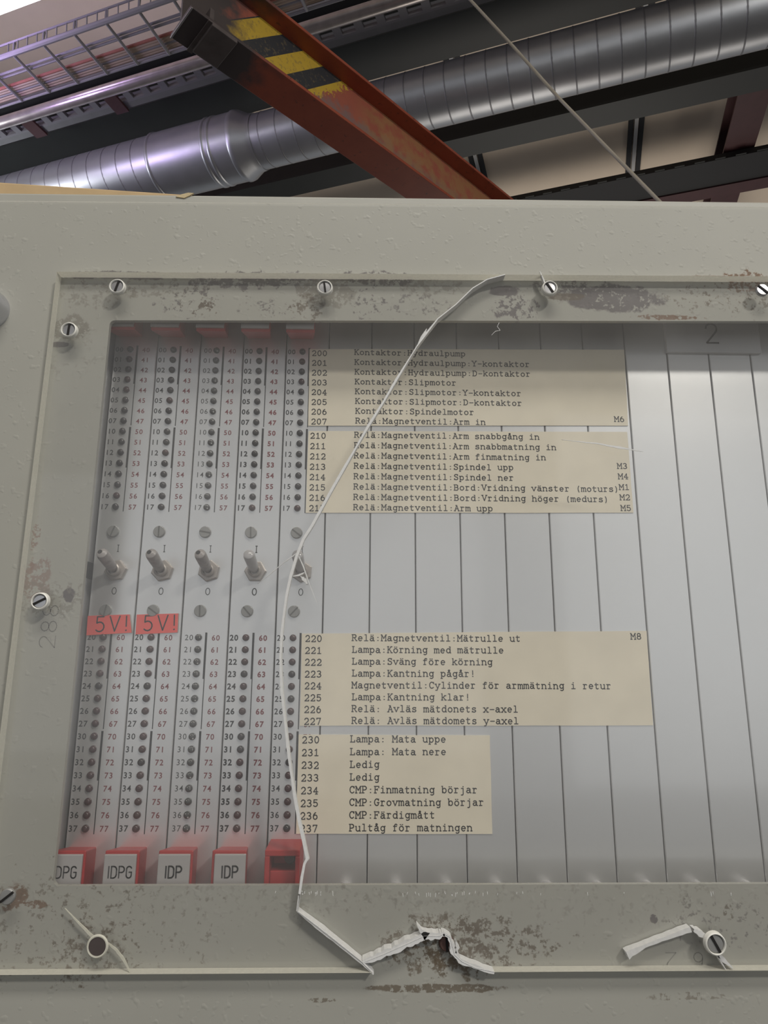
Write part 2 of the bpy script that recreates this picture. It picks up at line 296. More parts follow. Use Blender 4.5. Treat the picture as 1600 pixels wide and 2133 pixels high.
# ---------------------------------------------------------------- lettering
def arc(cx, cy, rx, ry, a0, a1, n=9): return [(cx+rx*cos(R(a0+(a1-a0)*i/n)), cy+ry*sin(R(a0+(a1-a0)*i/n))) for i in range(n+1)]
def circ(cx, cy, rx, ry): return arc(cx, cy, rx, ry, 0, 360, 14)
X_ = 7.0
def serif(x, y, l=1.4, r=1.4): return [(x-l, y), (x+r, y)]
SL = {  # slab-serif typewriter strokes on a 10-wide cell, capitals 10 high
 '0': [circ(5, 5, 3.1, 5)], '1': [[(2.6, 8), (5, 10), (5, 0)], [(2.2, 0), (7.8, 0)]],
 '2': [arc(5, 7, 3, 3, 170, -35)+[(2, 0), (8.2, 0), (8.2, 1.6)]], '3': [arc(4.7, 7.6, 2.8, 2.4, 150, -90)+arc(4.7, 2.6, 3.3, 2.6, 90, -155)],
 '4': [[(6.2, 0), (6.2, 10), (1.6, 3.2), (8.6, 3.2)], [(4.4, 0), (8, 0)]], '5': [[(7.6, 10), (2.6, 10), (2.3, 5.4)]+arc(4.8, 3.2, 3.3, 3.2, 135, -150)],
 '6': [arc(7, 3.6, 5, 6.4, 105, 180)+[], circ(5, 3.2, 3, 3.2)], '7': [[(2, 8.2), (2, 10), (8, 10), (4.3, 0)]], '8': [circ(5, 7.5, 2.5, 2.5), circ(5, 2.6, 3.1, 2.6)],
 'K': [[(2.2, 10), (2.2, 0)], serif(2.2, 10), serif(2.2, 0), [(2.2, 4.2), (7.8, 10)], [(4, 6), (8.2, 0)], serif(7.8, 10, 1.4, 1.2), serif(8.2, 0)],
 'H': [[(2.2, 10), (2.2, 0)], [(7.8, 10), (7.8, 0)], [(2.2, 5), (7.8, 5)], serif(2.2, 10), serif(2.2, 0), serif(7.8, 10), serif(7.8, 0)],
 'Y': [[(1.6, 10), (5, 5), (8.4, 10)], [(5, 5), (5, 0)], serif(1.6, 10), serif(8.4, 10), serif(5, 0, 2, 2)],
 'D': [[(2.2, 10), (2.2, 0)], [(.8, 10), (4.5, 10)]+arc(4.6, 5, 3.8, 5, 90, -90)+[(.8, 0)]],
 'S': [arc(5, 7.5, 2.9, 2.5, 30, 200, 8)+arc(5, 2.6, 3.1, 2.6, 90, -155, 9), [(7.8, 10), (7.6, 7.6)], [(2, 0), (2, 2.4)]],
 'R': [[(2, 10), (2, 0)], [(.7, 10), (5, 10)]+arc(5, 7.5, 2.7, 2.5, 90, -90)+[(2, 5)], [(5, 5), (8, 0), (9.4, 0)], serif(2, 0)],
 'M': [[(1.6, 0), (1.6, 10), (5, 4), (8.4, 10), (8.4, 0)], serif(1.6, 0, 1.2, 1.6), serif(8.4, 0, 1.6, 1.2), serif(1.4, 10, 1, .4), serif(8.6, 10, .4, 1)],
 'A': [[(1.6, 0), (5, 10), (8.4, 0)], [(2.8, 3.6), (7.2, 3.6)], serif(1.6, 0), serif(8.4, 0), [(3, 10), (5, 10)]],
 'B': [[(2, 10), (2, 0)], [(.7, 10), (5, 10)]+arc(5, 7.6, 2.6, 2.4, 90, -90)+[(2, 5.2)], [(5, 5.2)]+arc(5.2, 2.6, 3, 2.6, 90, -90)+[(.7, 0)]],
 'V': [[(1.4, 10), (5, 0), (8.6, 10)], serif(1.4, 10), serif(8.6, 10)], 'L': [[(3, 10), (3, 0)], [(1.2, 0), (8.4, 0), (8.4, 2.8)], serif(3, 10, 1.8, 1.8)],
 'C': [arc(5.2, 5, 3.6, 5, 40, 320, 14), [(8.2, 10), (8.2, 7.2)]], 'P': [[(2.4, 10), (2.4, 0)], [(1, 10), (5.2, 10)]+arc(5.2, 7.2, 2.9, 2.8, 90, -90)+[(2.4, 4.4)], serif(2.4, 0, 1.4, 2.2)],
 'G': [arc(5.2, 5, 3.6, 5, 45, 315, 14)+[(7.9, 4.4)], [(5.6, 4.4), (9, 4.4)], [(8, 10), (8, 7.4)]], 'F': [[(2.4, 10), (2.4, 0)], [(1, 10), (8.4, 10), (8.4, 7.6)], [(2.4, 5.2), (6, 5.2)], [(6, 6.4), (6, 4)], serif(2.4, 0, 1.4, 2.2)],
 'a': [arc(4.6, 5, 2.6, 2, 150, 0, 6)+[(7.2, 1), (7.8, 0), (9, 0)], [(7.2, 4), (5, 4)]+arc(4.2, 2, 2.4, 2, 80, 360, 9)],
 'b': [[(1, 10), (2.2, 10), (2.2, 0)], circ(5.2, 3.5, 3, 3.5)], 'd': [[(6.4, 10), (7.8, 10), (7.8, 0), (9, 0)], circ(4.8, 3.5, 3, 3.5)],
 'e': [[(2, 3.6), (8, 3.6)]+arc(5, 3.5, 3, 3.5, 0, 315, 12)], 'f': [arc(6, 7.6, 2, 2.4, 30, 180, 6)+[(4, 0)], [(1.8, 6.8), (7.4, 6.8)], serif(4, 0, 1.8, 2)],
 'g': [circ(4.8, 3.7, 2.9, 3.3), [(9, 7), (7.7, 7), (7.7, -1)]+arc(5, -1, 2.7, 2.2, 0, -140, 6)], 'h': [[(1, 10), (2.2, 10), (2.2, 0)], arc(5, 4.4, 2.8, 2.6, 180, 0, 7)+[(7.8, 0)], serif(2.2, 0), serif(7.8, 0)],
 'i': [[(2.6, 7), (5, 7), (5, 0)], [(2, 0), (8, 0)], [(4.4, 9.6), (5.5, 9.6)]], 'j': [[(3, 7), (6, 7), (6, -1)]+arc(3.8, -1, 2.2, 2.2, 0, -120, 5), [(5.4, 9.6), (6.5, 9.6)]],
 'k': [[(1, 10), (2.2, 10), (2.2, 0)], [(2.2, 3), (7.2, 7)], [(4, 4.4), (7.8, 0)], serif(7.2, 7), serif(7.9, 0), serif(2.2, 0)], 'l': [[(2.6, 10), (5, 10), (5, 0)], [(2, 0), (8, 0)]],
 'm': [[(.4, 7), (1.4, 7), (1.4, 0)], arc(3.2, 5, 1.8, 2, 180, 0, 6)+[(5, 0)], arc(6.8, 5, 1.8, 2, 180, 0, 6)+[(8.6, 0)], serif(1.4, 0, .8, .8), serif(5, 0, .7, .7), serif(8.6, 0, .7, .9)],
 'n': [[(.8, 7), (2.2, 7), (2.2, 0)], arc(5, 4.4, 2.8, 2.6, 180, 0, 7)+[(7.8, 0)], serif(2.2, 0, 1.3, 1.2), serif(7.8, 0, 1.2, 1.3)], 'o': [circ(5, 3.5, 3.2, 3.5)],
 'p': [[(.8, 7), (2.2, 7), (2.2, -3)], circ(5.2, 3.5, 3, 3.5), serif(2.2, -3, 1.3, 1.6)], 'r': [[(1.6, 7), (3.6, 7), (3.6, 0)], arc(6, 4.6, 2.4, 2.4, 180, 40, 6), serif(3.6, 0, 2, 2.6)],
 's': [arc(5, 5.2, 2.6, 1.8, 30, 210, 7)+arc(5, 1.8, 2.8, 1.8, 70, -150, 8), [(7.4, 7), (7.2, 5.4)], [(2.2, 0), (2.2, 1.7)]], 't': [[(3.8, 9.4), (3.8, 1.6)]+arc(5.6, 1.6, 1.8, 1.6, 180, 330, 6), [(1.6, 6.8), (7.4, 6.8)]],
 'u': [[(.8, 7), (2.2, 7), (2.2, 2.4)]+arc(4.8, 2.4, 2.6, 2.4, 180, 330, 6), [(6.4, 7), (7.8, 7), (7.8, 0), (9, 0)]], 'v': [[(1.8, 7), (5, 0), (8.2, 7)], serif(1.8, 7), serif(8.2, 7)],
 'x': [[(2, 7), (8, 0)], [(8, 7), (2, 0)], serif(2, 7), serif(8, 7), serif(2, 0), serif(8, 0)], 'y': [[(1.8, 7), (5, 0)], [(8.2, 7), (4, -3), (1.6, -3)], serif(1.8, 7), serif(8.2, 7)],
 ':': [[(4.4, 5.6), (5.6, 5.6)], [(4.4, .6), (5.6, .6)]], '-': [[(2, 4.2), (8.6, 4.2)]], '(': [arc(9, 4, 4, 7, 125, 235, 7)], ')': [arc(1, 4, 4, 7, 55, -55, 7)], '!': [[(5, 10), (5, 3.2)], [(4.4, .5), (5.6, .5)]],
}
DOTS = [[(2.8, 9.4), (4.0, 9.4)], [(6.0, 9.4), (7.2, 9.4)]]
SL['ä'] = SL['a'] + DOTS; SL['ö'] = SL['o'] + DOTS; SL['å'] = SL['a'] + [circ(4.9, 9.6, 1.1, 1.1)]
EN = {'I': [[(2, 0), (2, 10)]], 'D': [[(1, 0), (1, 10), (3, 10)]+arc(3, 7, 3, 3, 90, 0, 5)+arc(3, 3, 3, 3, 0, -90, 5)+[(1, 0)]], 'P': [[(1, 0), (1, 10), (3.4, 10)]+arc(3.4, 7.4, 2.6, 2.6, 90, -90, 8)+[(1, 4.8)]],
      'G': [arc(3.4, 7.6, 2.4, 2.4, 20, 180, 7)+arc(3.4, 2.4, 2.4, 2.4, 180, 360, 8)+[(5.8, 5), (3.4, 5)]], '5': [[(5.6, 10), (1.4, 10), (1.2, 5.8)]+arc(3, 3.2, 2.9, 3.2, 125, -140, 10)],
      'V': [[(.4, 10), (3.6, 0), (6.8, 10)]], '!': [[(2, 10), (2, 3)], [(1.8, .2), (2.2, .5)]], '2': [arc(3.6, 7.4, 2.7, 2.6, 175, -40, 10)+[(.8, 0), (6.6, 0)]], '0': [circ(3.2, 5, 2.5, 5)], 'i': [[(2, 0), (2, 10)], [(1, 10), (3, 10)], [(1, 0), (3, 0)]],
      '8': [circ(3.4, 7.5, 2.3, 2.5), circ(3.4, 2.5, 2.6, 2.5)], '6': [arc(5, 3.5, 4, 6.5, 95, 180), circ(3.4, 2.8, 2.5, 2.8)]}
def write(mb, text, x, z, y, cw, ch, wd, font=SL, adv=10.0, jitter=0, rot=0):
    c, s_ = cos(rot), sin(rot); cx = 0.0
    for t in text:
        jz = random.uniform(-jitter, jitter)
        for st in font.get(t, []):
            pts = [((cx+p[0])*cw/10, p[1]*ch/10+jz) for p in st]
            mb.ribbon([(x+p[0]*c-p[1]*s_, z+p[0]*s_+p[1]*c) for p in pts], wd, y)
        cx += adv[t] if isinstance(adv, dict) else adv
    return mb

def digit_meshes(offset):                   # plain sans digits from the built-in font
    out = {}
    for d in '01234567':
        cu = bpy.data.curves.new('numeral', 'FONT'); cu.body = d; cu.size = 1; cu.align_x = 'CENTER'; cu.offset = offset; cu.resolution_u = 3
        o = bpy.data.objects.new('numeral', cu); COL.objects.link(o)
        dg = bpy.context.evaluated_depsgraph_get(); me = o.evaluated_get(dg).to_mesh()
        out[d] = ([tuple(v.co[:2]) for v in me.vertices], [tuple(p.vertices) for p in me.polygons])
        o.evaluated_get(dg).to_mesh_clear(); bpy.data.objects.remove(o); bpy.data.curves.remove(cu)
    return out
DG = {k: digit_meshes(v) for k, v in ((0.0, 0.016), (0.022, 0.034), (-0.006, 0.003))}
def numeral(mb, txt, cx, cz, y, h, dg, pitch):
    sc = h/0.72
    for i, t in enumerate(txt):
        vs, fs = dg[t]; ox = cx + (i-(len(txt)-1)/2)*pitch
        mb.add([(ox+a*sc, y, cz-h/2+b*sc) for a, b in vs], fs)
    return mb

# ================================================================ THE SETTING
mb = MB(); mb.box(-7, 7, -7, 9, -0.05, 0); tag(mb.build('floor', M['floor']), None, None, kind='structure')
UD = V3((sin(R(-71)), cos(R(-71)), 0)); VD = V3((sin(R(19)), cos(R(19)), 0))     # the two directions of the roof steel
def P(u, v, z): q = CAM + UD*u + VD*v; return V3((q.x, q.y, z))
def vv(x, y, Z): return (aZ(x, y, Z)-CAM).dot(VD)
def uu(x, y, Z): return (aZ(x, y, Z)-CAM).dot(UD)
def ubar(mb, poly, u0, u1, mi=0): return mb.extr([P(u0, v, z) for v, z in poly], [P(u1, v, z) for v, z in poly], mi)
def vbar(mb, poly, v0, v1, mi=0): return mb.extr([P(u, v0, z) for u, z in poly], [P(u, v1, z) for u, z in poly], mi)
def rect(a, b, c, d): return [(a, c), (b, c), (b, d), (a, d)]
DECK = 5.0
mb = MB(); ubar(mb, rect(-7, 9, DECK, DECK+.06), -7, 8); tag(mb.build('ceiling', M['ceil']), None, None, kind='structure')

# ================================================================ CONTROL CABINET
def zd(X, z0, sl, x0): return ZROW + (z0 + sl*(X*1000-x0))/1000
ztop = lambda X: zd(X, 65.1, .0122, -50.6)
otop = lambda X: zd(X, 4.2, .0148, 4.6)
OBOT = ZROW-.2246; OL, ORT = .0055, .432
XL, XR, ZB = -.14, .56, .35
cabinet = thing('control_cabinet', (0.2, 0.0, 0.0), 'grey-green painted steel control cabinet with window cut-out and worn paint', 'electrical cabinet')
def ring_door():
    mb = MB(); yo, yb = YF, YF+.002
    rr = .0022; inner = []
    cs = [(OL, otop(OL), 1, -1, 180, 90), (ORT, otop(ORT), -1, -1, 90, 0), (ORT, OBOT, -1, 1, 0, -90), (OL, OBOT, 1, 1, -90, -180)]
    for (x, z, sx, sz, a0, a1) in cs: inner.append([(x+sx*rr+rr*cos(R(a0+(a1-a0)*i/5)), z+sz*rr+rr*sin(R(a0+(a1-a0)*i/5))) for i in range(6)])
    bv = .0030
    def outer(e): return [(XL+e, ztop(XL)-e), (XR-e, ztop(XR)-e), (XR-e, ZB+e), (XL+e, ZB+e)]
    O = outer(bv)
    for y, flip in ((yo, 0), (yb, 1)):
        for k in range(4):
            arcp = [(p[0], y, p[1]) for p in inner[k]]; oc = (O[k][0], y, O[k][1])
            mb.add([oc]+arcp, [(0, i+1, i+2) for i in range(5)])
            k2 = (k+1) % 4
            mb.add([oc, (inner[k][-1][0], y, inner[k][-1][1]), (inner[k2][0][0], y, inner[k2][0][1]), (O[k2][0], y, O[k2][1])], [(0, 1, 2, 3)])
    il = [p for a in inner for p in a]; n = len(il)
    mb.add([(p[0], yo, p[1]) for p in il]+[(p[0], yb, p[1]) for p in il], [(i, (i+1) % n, n+(i+1) % n, n+i) for i in range(n)])
    prof = [(bv-bv*sin(R(a)), yo+bv-bv*cos(R(a))) for a in (0, 22, 45, 67, 90)] + [(0, -.003)]
    for (e0, y0), (e1, y1) in zip(prof[:-1], prof[1:]):
        A, B = outer(e0), outer(e1)
        mb.add([(p[0], y0, p[1]) for p in A]+[(p[0], y1, p[1]) for p in B], [(i, (i+1) % 4, 4+(i+1) % 4, 4+i) for i in range(4)])
    me = mb
    return mb.build('door_panel', M['door'], cabinet, smooth=True)
door = ring_door()
bt0 = aY(0, 401, 0.0).z; bt1 = aY(1600, 420, 0.0).z; xb0 = aY(0, 401, 0).x; xb1 = aY(1600, 420, 0).x
btop = lambda X: bt0 + (bt1-bt0)*(X-xb0)/(xb1-xb0)
mb = MB(); mb.prism([(XL-.01, 0), (XR+.01, 0), (XR+.01, btop(XR)), (XL-.01, btop(XL))], .03, .42)
mb.prism([(XL-.01, btop(XL)-.012), (XR+.01, btop(XR)-.012), (XR+.01, btop(XR)), (XL-.01, btop(XL))], .0, .031)
mb.box(XL-.01, XL+.004, 0, .031, 0, ztop(XL)-.01); mb.box(XR-.004, XR+.01, 0, .031, 0, ztop(XR)-.01)
mb.box(XL, XR, 0, .031, 0, ZB+.02)
mb.build('housing', M['body'], cabinet, bevel=.0012)
kx, kz = dr(-26, 648)
mb = MB(); mb.lathe([(.0098, 0), (.0098, .0015), (.0090, .0035), (.0088, .0060), (.0078, .0078), (.004, .0086), (.0002, .0088)], (kx, YF, kz), n=40)
mb.build('lock_knob', M['chrome'], cabinet, smooth=True, label='polished round chrome lock knob')
mb = MB()
x, z = dr(113, 1352); write(mb, '288', x, z, YF-.00006, .0078, .0062, .00032, EN, {'2': 8, '8': 8}, rot=pi/2)
x, z = dr(1466, 1984); write(mb, '62', x, z, YF-.00006, .0066, .0056, .0003, EN, {'6': 15, '2': 8}, rot=pi)
mb.build('pencil_marks', M['pencil'], cabinet, fix=False, label='faint pencilled figures on the paint')

# ---- card rack behind the window
rack = thing('card_rack', (0.2, .005, ZROW-.24), 'dark card rack behind the window with pale side rail at its left', 'equipment rack')
mb = MB(); mb.box(-.016, ORT+.02, .0045, .012, ZROW-.245, ZROW+.04); mb.build('dark_backing', M['dark'], rack)  # near-black sheet added to darken the gaps and block light
mb = MB(); mb.box(-.0017, -.0009, -.004, .0046, ZROW-.236, ZROW-.1065); mb.box(-.0017, -.0009, -.004, .0046, ZROW-.1035, ZROW+.03)
mb.build('side_rail', M['rail'], rack)
mb = MB(); mb.box(-.0030, -.0006, -.005, .0046, ZROW-.1085, ZROW-.1015); mb.build('rail_clip', M['dark'], rack)

PT = .02032
def mk(name, mb, mats, smooth=False):       # mesh data centred on the origin, shared by repeats
    o = mb.build(name, mats, None, smooth=smooth); me = o.data; bpy.data.objects.remove(o); return me
prof_led = [(.00150, 0), (.00150, .0004), (.00138, .0009), (.00100, .0013), (.0005, .0015), (.00002, .00155)]
ME_LED = mk('led', MB().lathe(prof_led, n=14), M['led'], True)
ME_LEDR = mk('led', MB().lathe(prof_led, n=14), M['ledred'], True)
ME_LEDC = []
for rot in (-35, 25, 80):
    b_ = MB().lathe(prof_led, n=14); a = R(rot)
    b_.lathe([(.00045, 0), (.0003, .0003), (.00002, .00035)], (.00062*cos(a), -.00112, .00062*sin(a)-.0003), n=8, mi=1); b_.lathe([(.00028, 0), (.00002, .0002)], (-.0004, -.00135, .0006), n=6, mi=1)
    ME_LEDC.append(mk('led', b_, [M['ledclear'], M['ledchip']], True))
def screw_mesh(r, h, m1, slotw, m2):
    b_ = MB().lathe([(r, 0), (r, h*.6), (r*.9, h), (.0001, h*1.04)], n=22); b_.box(-r*.93, r*.93, -h*1.12, -h*.5, -slotw/2, slotw/2, 1)
    return mk('screw', b_, [m1, m2], True)
M['engraved'] = mat('grey_engraving_plastic', (0.62, 0.62, 0.625), 0.5)
M['slotgrey'] = mat('paint_filled_slot', (0.13, 0.13, 0.125), 0.7)
ME_CSCREW = screw_mesh(.0026, .0012, M['screw'], .0006, M['slotgrey'])
def inst(name, me, parent, loc, rot=(0, 0, 0), label=None):
    o = bpy.data.objects.new(name, me); COL.objects.link(o); o.parent = parent; o.location = V3(loc)-V3(parent['_o']); o.rotation_euler = rot; o['_o'] = tuple(loc)
    if label: o['label'] = label
    return o

rows = [(b, r) for b in (0, 1) for r in range(16)]
rz = lambda b, r: ZROW - r*.00508 - b*.1336
HZT, HZB = ZROW+.0023, ZROW-.2139
names = ['leftmost numbered card with red 5V sticker, its IDPG tag cut by the window edge',
         'second numbered card from the left, whole IDPG tag below and a red 5V sticker',
         'middle numbered card with smoky clear lamps and thin grey figures, tag reading IDP',
         'fourth numbered card with boldest black figures, no sticker, IDP tag on its red handle',
         'fifth numbered card, beside typed labels, with empty red handle lacking a tag']
tags = ['IDPG', 'IDPG', 'IDP', 'IDP', None]
sl_up = [70, 90, 170, 92, -38]; sl_lo = [80, -35, 92, -48, 48]; nutrot = [8, 14, 20, 0, 26]
def handle_mb(x0, x1, zfront, zrear, zend):   # wedge-shaped pull, narrower and lower where it meets the plate
    F = [(x0, -.015, zfront), (x1, -.015, zfront), (x1, -.015, zend), (x0, -.015, zend)]
    B = [(x0, .001, zrear), (x1-.0022, .001, zrear), (x1-.0022, .001, zend), (x0, .001, zend)]
    return MB().extr(F, B)
for k in range(5):
    x0 = k*PT
    card = thing('circuit_card', (x0+PT/2, 0, ZROW-.236), names[k], 'circuit card', 'numbered cards with red handles')
    MB().box(x0+.00028, x0+PT-.00028, 0, .003, ZROW-.236, ZROW+.028).build('front_plate', M['plate'], card, bevel=.00025, seg=1)
    dg = DG[{2: -.006, 3: .022}.get(k, 0.0)]; nx = x0 + (.0036 if k == 2 else .0026)
    bk, rd, ln = MB(), MB(), MB()
    for b, r in rows:
        num = '%d%d' % (2*b + (r >= 8), r % 8); z = rz(b, r)
        numeral(bk, num, nx, z, -.00005, .0024, dg, .00195)
        numeral(rd, '%d%d' % (4+2*b + (r >= 8), r % 8), x0+.0151, z-.0001, -.00005, .0023, DG[0.0 if k != 3 else .022], .0019)
    for zc, ch in ((-.0965, 'i'), (-.1153, '0')):
        write(bk, ch, x0+(.0098 if ch == 'i' else .0093), ZROW+zc, -.00005, .0036, .0029, .00042 if k == 3 else .00032, EN, {'i': 4, '0': 6})
    for b in (0, 1):
        for h8 in (0, 1):
            za, zm, zb = rz(b, 8*h8)+.0021, rz(b, 8*h8+3)-.0021, rz(b, 8*h8+7)-.0022
            ln.add([(x0+.0105, -.00005, za), (x0+.0105, -.00005, zm), (x0+.0114, -.00005, zm), (x0+.0114, -.00005, za)], [(0, 1, 2, 3)])
            ln.add([(x0+.0110, -.00005, zm), (x0+.0110, -.00005, zb), (x0+.0114, -.00005, zb), (x0+.0114, -.00005, zm)], [(0, 1, 2, 3)])
    bk.build('printed_figures', M['ink2'] if k == 2 else M['ink'], card, fix=False); rd.build('printed_figures', M['redink'], card, fix=False, label='red printed figures')
    ln.build('divider_lines', M['ink'], card, fix=False)
    for i, (b, r) in enumerate(rows):
        if k == 2: me = ME_LEDC[(i*7) % 3]
        else: me = ME_LEDR if (b == 1 and random.random() < .75) or random.random() < .12 else ME_LED
        inst('led', me, card, (x0+.00774, 0, rz(b, r)))
    inst('screw', ME_CSCREW, card, (x0+.0078, 0, ZROW-.0875), (0, -R(sl_up[k]), 0)); inst('screw', ME_CSCREW, card, (x0+.0078, 0, ZROW-.1223), (0, -R(sl_lo[k]), 0))
    # toggle switch
    tx, tz = x0+.0106, ZROW-.1049
    sw = MB().lathe([(.0028, 0), (.0028, .0045), (.0024, .0048), (.0019, .0046), (.0018, .0030), (.0001, .0030)], (tx, 0, tz), n=24).build('toggle_switch', M['nut'], card, smooth=True)
    sw['_o'] = tuple(card['_o'])
    MB().lathe([(.0049, 0), (.0049, .0012), (.0046, .0019), (.0029, .0019)], (tx, 0, tz), n=6, rot=R(nutrot[k])).build('hex_nut', M['nut'], sw, bevel=.0002)
    tip = V3((tx-.0004, -.0168, tz+.0056)); bs = V3((tx, -.0034, tz+.0003)); d = (tip-bs).normalized(); L = (tip-bs).length
    mbx = MB(); pr = [(.0013, -.001), (.0016, .0008), (.0022, .0022), (.0024, L*.5), (.0025, L*.85), (.0022, L*.95), (.0014, L*.99), (.0001, L)]
    mbx.lathe(pr, bs, d, n=18)
    lv = mbx.build('lever', M['lever'] if k < 3 else M['leverclear'], sw, smooth=True)
    lv['_o'] = tuple(card['_o'])
    if k < 3: MB().lathe([(.0010, 0), (.0009, .0002), (.0001, .00025)], tip+d*(-.0004)+V3((-.0006, -.0001, .0003)), d, n=12).build('lever_bore', M['slot'], sw)
    # handles
    hx0, hx1 = x0+.0016, x0+.0148
    up = handle_mb(hx0, hx1, HZT, HZT+.0046, ZROW+.028).build('handle', M['red'], card, bevel=.0004, label='upper red handle with white tag')
    up['_o'] = tuple(card['_o'])
    MB().box(hx0+.0001, hx1-.0005, -.0160, -.0148, HZT+.0014, ZROW+.028).build('label_tag', M['tag'], up)
    if tags[k]:
        lo = handle_mb(hx0, hx1, HZB, HZB-.0030, ZROW-.238).build('handle', M['red'], card, bevel=.0005, label='lower red handle with white tag')
        lo['_o'] = tuple(card['_o'])
        sx = .0005 if k == 3 else 0
        ta = hx0+.0002+sx*2; tb = hx1-.0009+sx*1.6
        tg = MB().box(ta, tb, -.0160, -.0148, ZROW-.236, HZB-.0012).build('label_tag', M['tag'], lo, bevel=.0003)
        tg['_o'] = tuple(card['_o'])
        tw = {'I': 3.6, 'D': 7.4, 'P': 7.2, 'G': 6}; wdt = sum(tw[c] for c in tags[k])*.00039
        cx = (ta+tb)/2 - wdt/2 + (-.0004 if k == 0 else 0)
        write(MB(), tags[k], cx, ZROW-.2232, -.01605, .0039, .0040, .00060 if k > 1 else .0005, EN, tw).build('lettering', M['ink2'] if k < 2 else M['ink'], lo, fix=False)
    else:
        b_ = MB(); wl = .0017; zt, zb_ = HZB, ZROW-.238
        b_.box(hx0-.0002, hx1, -.0150, .001, zt-.0022, zt); b_.box(hx0-.0002, hx0+wl, -.0150, .001, zb_, zt-.0022); b_.box(hx1-wl, hx1, -.0150, .001, zb_, zt-.0022)
        b_.box(hx0+wl, hx1-wl, -.0128, .001, zb_, zt-.0080); b_.box(hx0+wl, hx1-wl, -.004, .001, zt-.0080, zt-.0022)
        hh = b_.build('handle', M['red'], card, bevel=.0003, label='empty red handle frame'); hh['_o'] = tuple(card['_o'])
        MB().lathe([(.0022, 0), (.0022, .0025), (.0019, .003), (.0001, .003)], (hx0+.0085, -.004, zt-.0052), n=16).build('screw', M['stop'], hh, smooth=True)

# ---- blank plates
ME_THUMB = mk('screw', MB().lathe([(.0026, 0), (.0026, .006), (.0023, .0078), (.0012, .0086), (.0001, .0088)], n=18), M['leverclear'], True)
bl = ['plain grey blank plate directly right of the fifth red-handled card', 'second plain blank plate right of the red-handled cards', 'third plain blank plate right of the red-handled cards',
      'fourth plain blank plate right of the red-handled cards, short lowest paper ends left of it', 'fifth plain blank plate right of the red-handled cards', 'sixth plain blank plate right of the red-handled cards, crossing the longer papers',
      'seventh plain blank plate, under the right ends of upper two papers', 'bare grey blank plate right of the upper papers and left of the figure 2 plate',
      'bare blank plate below the left third of the plate marked 2', 'bare blank plate below the middle of the plate marked 2', 'bare blank plate below the right end of the plate marked 2', 'rightmost bare blank plate at the edge of the picture']
for i in range(12):
    x0 = (5+i)*PT
    bp = thing('blank_plate', (x0+PT/2, 0, ZROW-.236), bl[i], 'blank plate', 'blank plates in the rack')
    MB().box(x0+.00022, x0+PT-.00022, 0, .003, ZROW-.236, ZROW+.028).build('front_plate', M['plate'], bp, bevel=.0003, seg=1)
    inst('screw', ME_THUMB, bp, (x0+.0118, 0, ZROW-.2320))

# ---- typed papers
def pn(x, y): p = aY(x, y, 0.0); return (p.x, p.z)
def paper(label, corners, numx, texty, base, lines, right=()):
    cs = [pn(*c) for c in corners]; b = thing('typed_label', (cs[3][0], 0, cs[3][1]), label, 'paper label', 'typed paper labels')
    pts = []
    for a, c in zip(cs, cs[1:]+cs[:1]):
        for t in range(6): pts.append((a[0]+(c[0]-a[0])*t/6+random.uniform(-.00008, .00008), a[1]+(c[1]-a[1])*t/6+random.uniform(-.00008, .00008)))
    MB().prism(pts, -.00042, -.00012).build('paper_strip', M['paper'], b)
    m_ = MB(); n = len(lines)
    for i, (num, txt) in enumerate(lines):
        t = i/(n-1); py = base[0]+(base[1]-base[0])*t
        x, z = pn(numx[0]+(numx[1]-numx[0])*t, py); write(m_, num, x-.00025, z+.0001, -.00047, .00254, .00258, .00043, jitter=.00004)
        x, z = pn(texty[0]+(texty[1]-texty[0])*t, py-1.5); write(m_, txt, x-.00025, z+.0002, -.00047, .00254, .00254, .00042, jitter=.00005)
    for (s_, px, py) in right:
        x, z = pn(px, py); write(m_, s_, x-.0003, z, -.00047, .00254, .0025, .00040, jitter=.00004)
    m_.build('typing', M['type'], b, fix=False)
RM = 'Relä:Magnetventil:'
paper('topmost typed paper, lines 200 to 207, first line Kontaktor:Hydraulpump', [(645, 728), (1300, 729), (1308, 887), (642, 887.5)], (650, 648.5), (738.5, 741), (742, 884.5),
      [('200', 'Kontaktor:Hydraulpump'), ('201', 'Kontaktor:Hydraulpump:Y-kontaktor'), ('202', 'Kontaktor:Hydraulpump:D-kontaktor'), ('203', 'Kontaktor:Slipmotor'), ('204', 'Kontaktor:Slipmotor:Y-kontaktor'), ('205', 'Kontaktor:Slipmotor:D-kontaktor'), ('206', 'Kontaktor:Spindelmotor'), ('207', RM+'Arm in')], [('M6', 1280, 879)])
paper('second typed paper from top, lines 210 to 217, M3 to M5 at right', [(643, 898.5), (1306, 900), (1319, 1068.5), (637, 1068.5)], (646.5, 644), (738.5, 736.5), (914, 1065),
      [('210', RM+'Arm snabbgång in'), ('211', RM+'Arm snabbmatning in'), ('212', RM+'Arm finmatning in'), ('213', RM+'Spindel upp'), ('214', RM+'Spindel ner'), ('215', RM+'Bord:Vridning vänster (moturs)'), ('216', RM+'Bord:Vridning höger (medurs)'), ('217', RM+'Arm upp')],
      [('M3', 1286, 976.5), ('M4', 1288, 998), ('M1', 1290, 1020.5), ('M2', 1291.5, 1042), ('M5', 1293.5, 1064)])
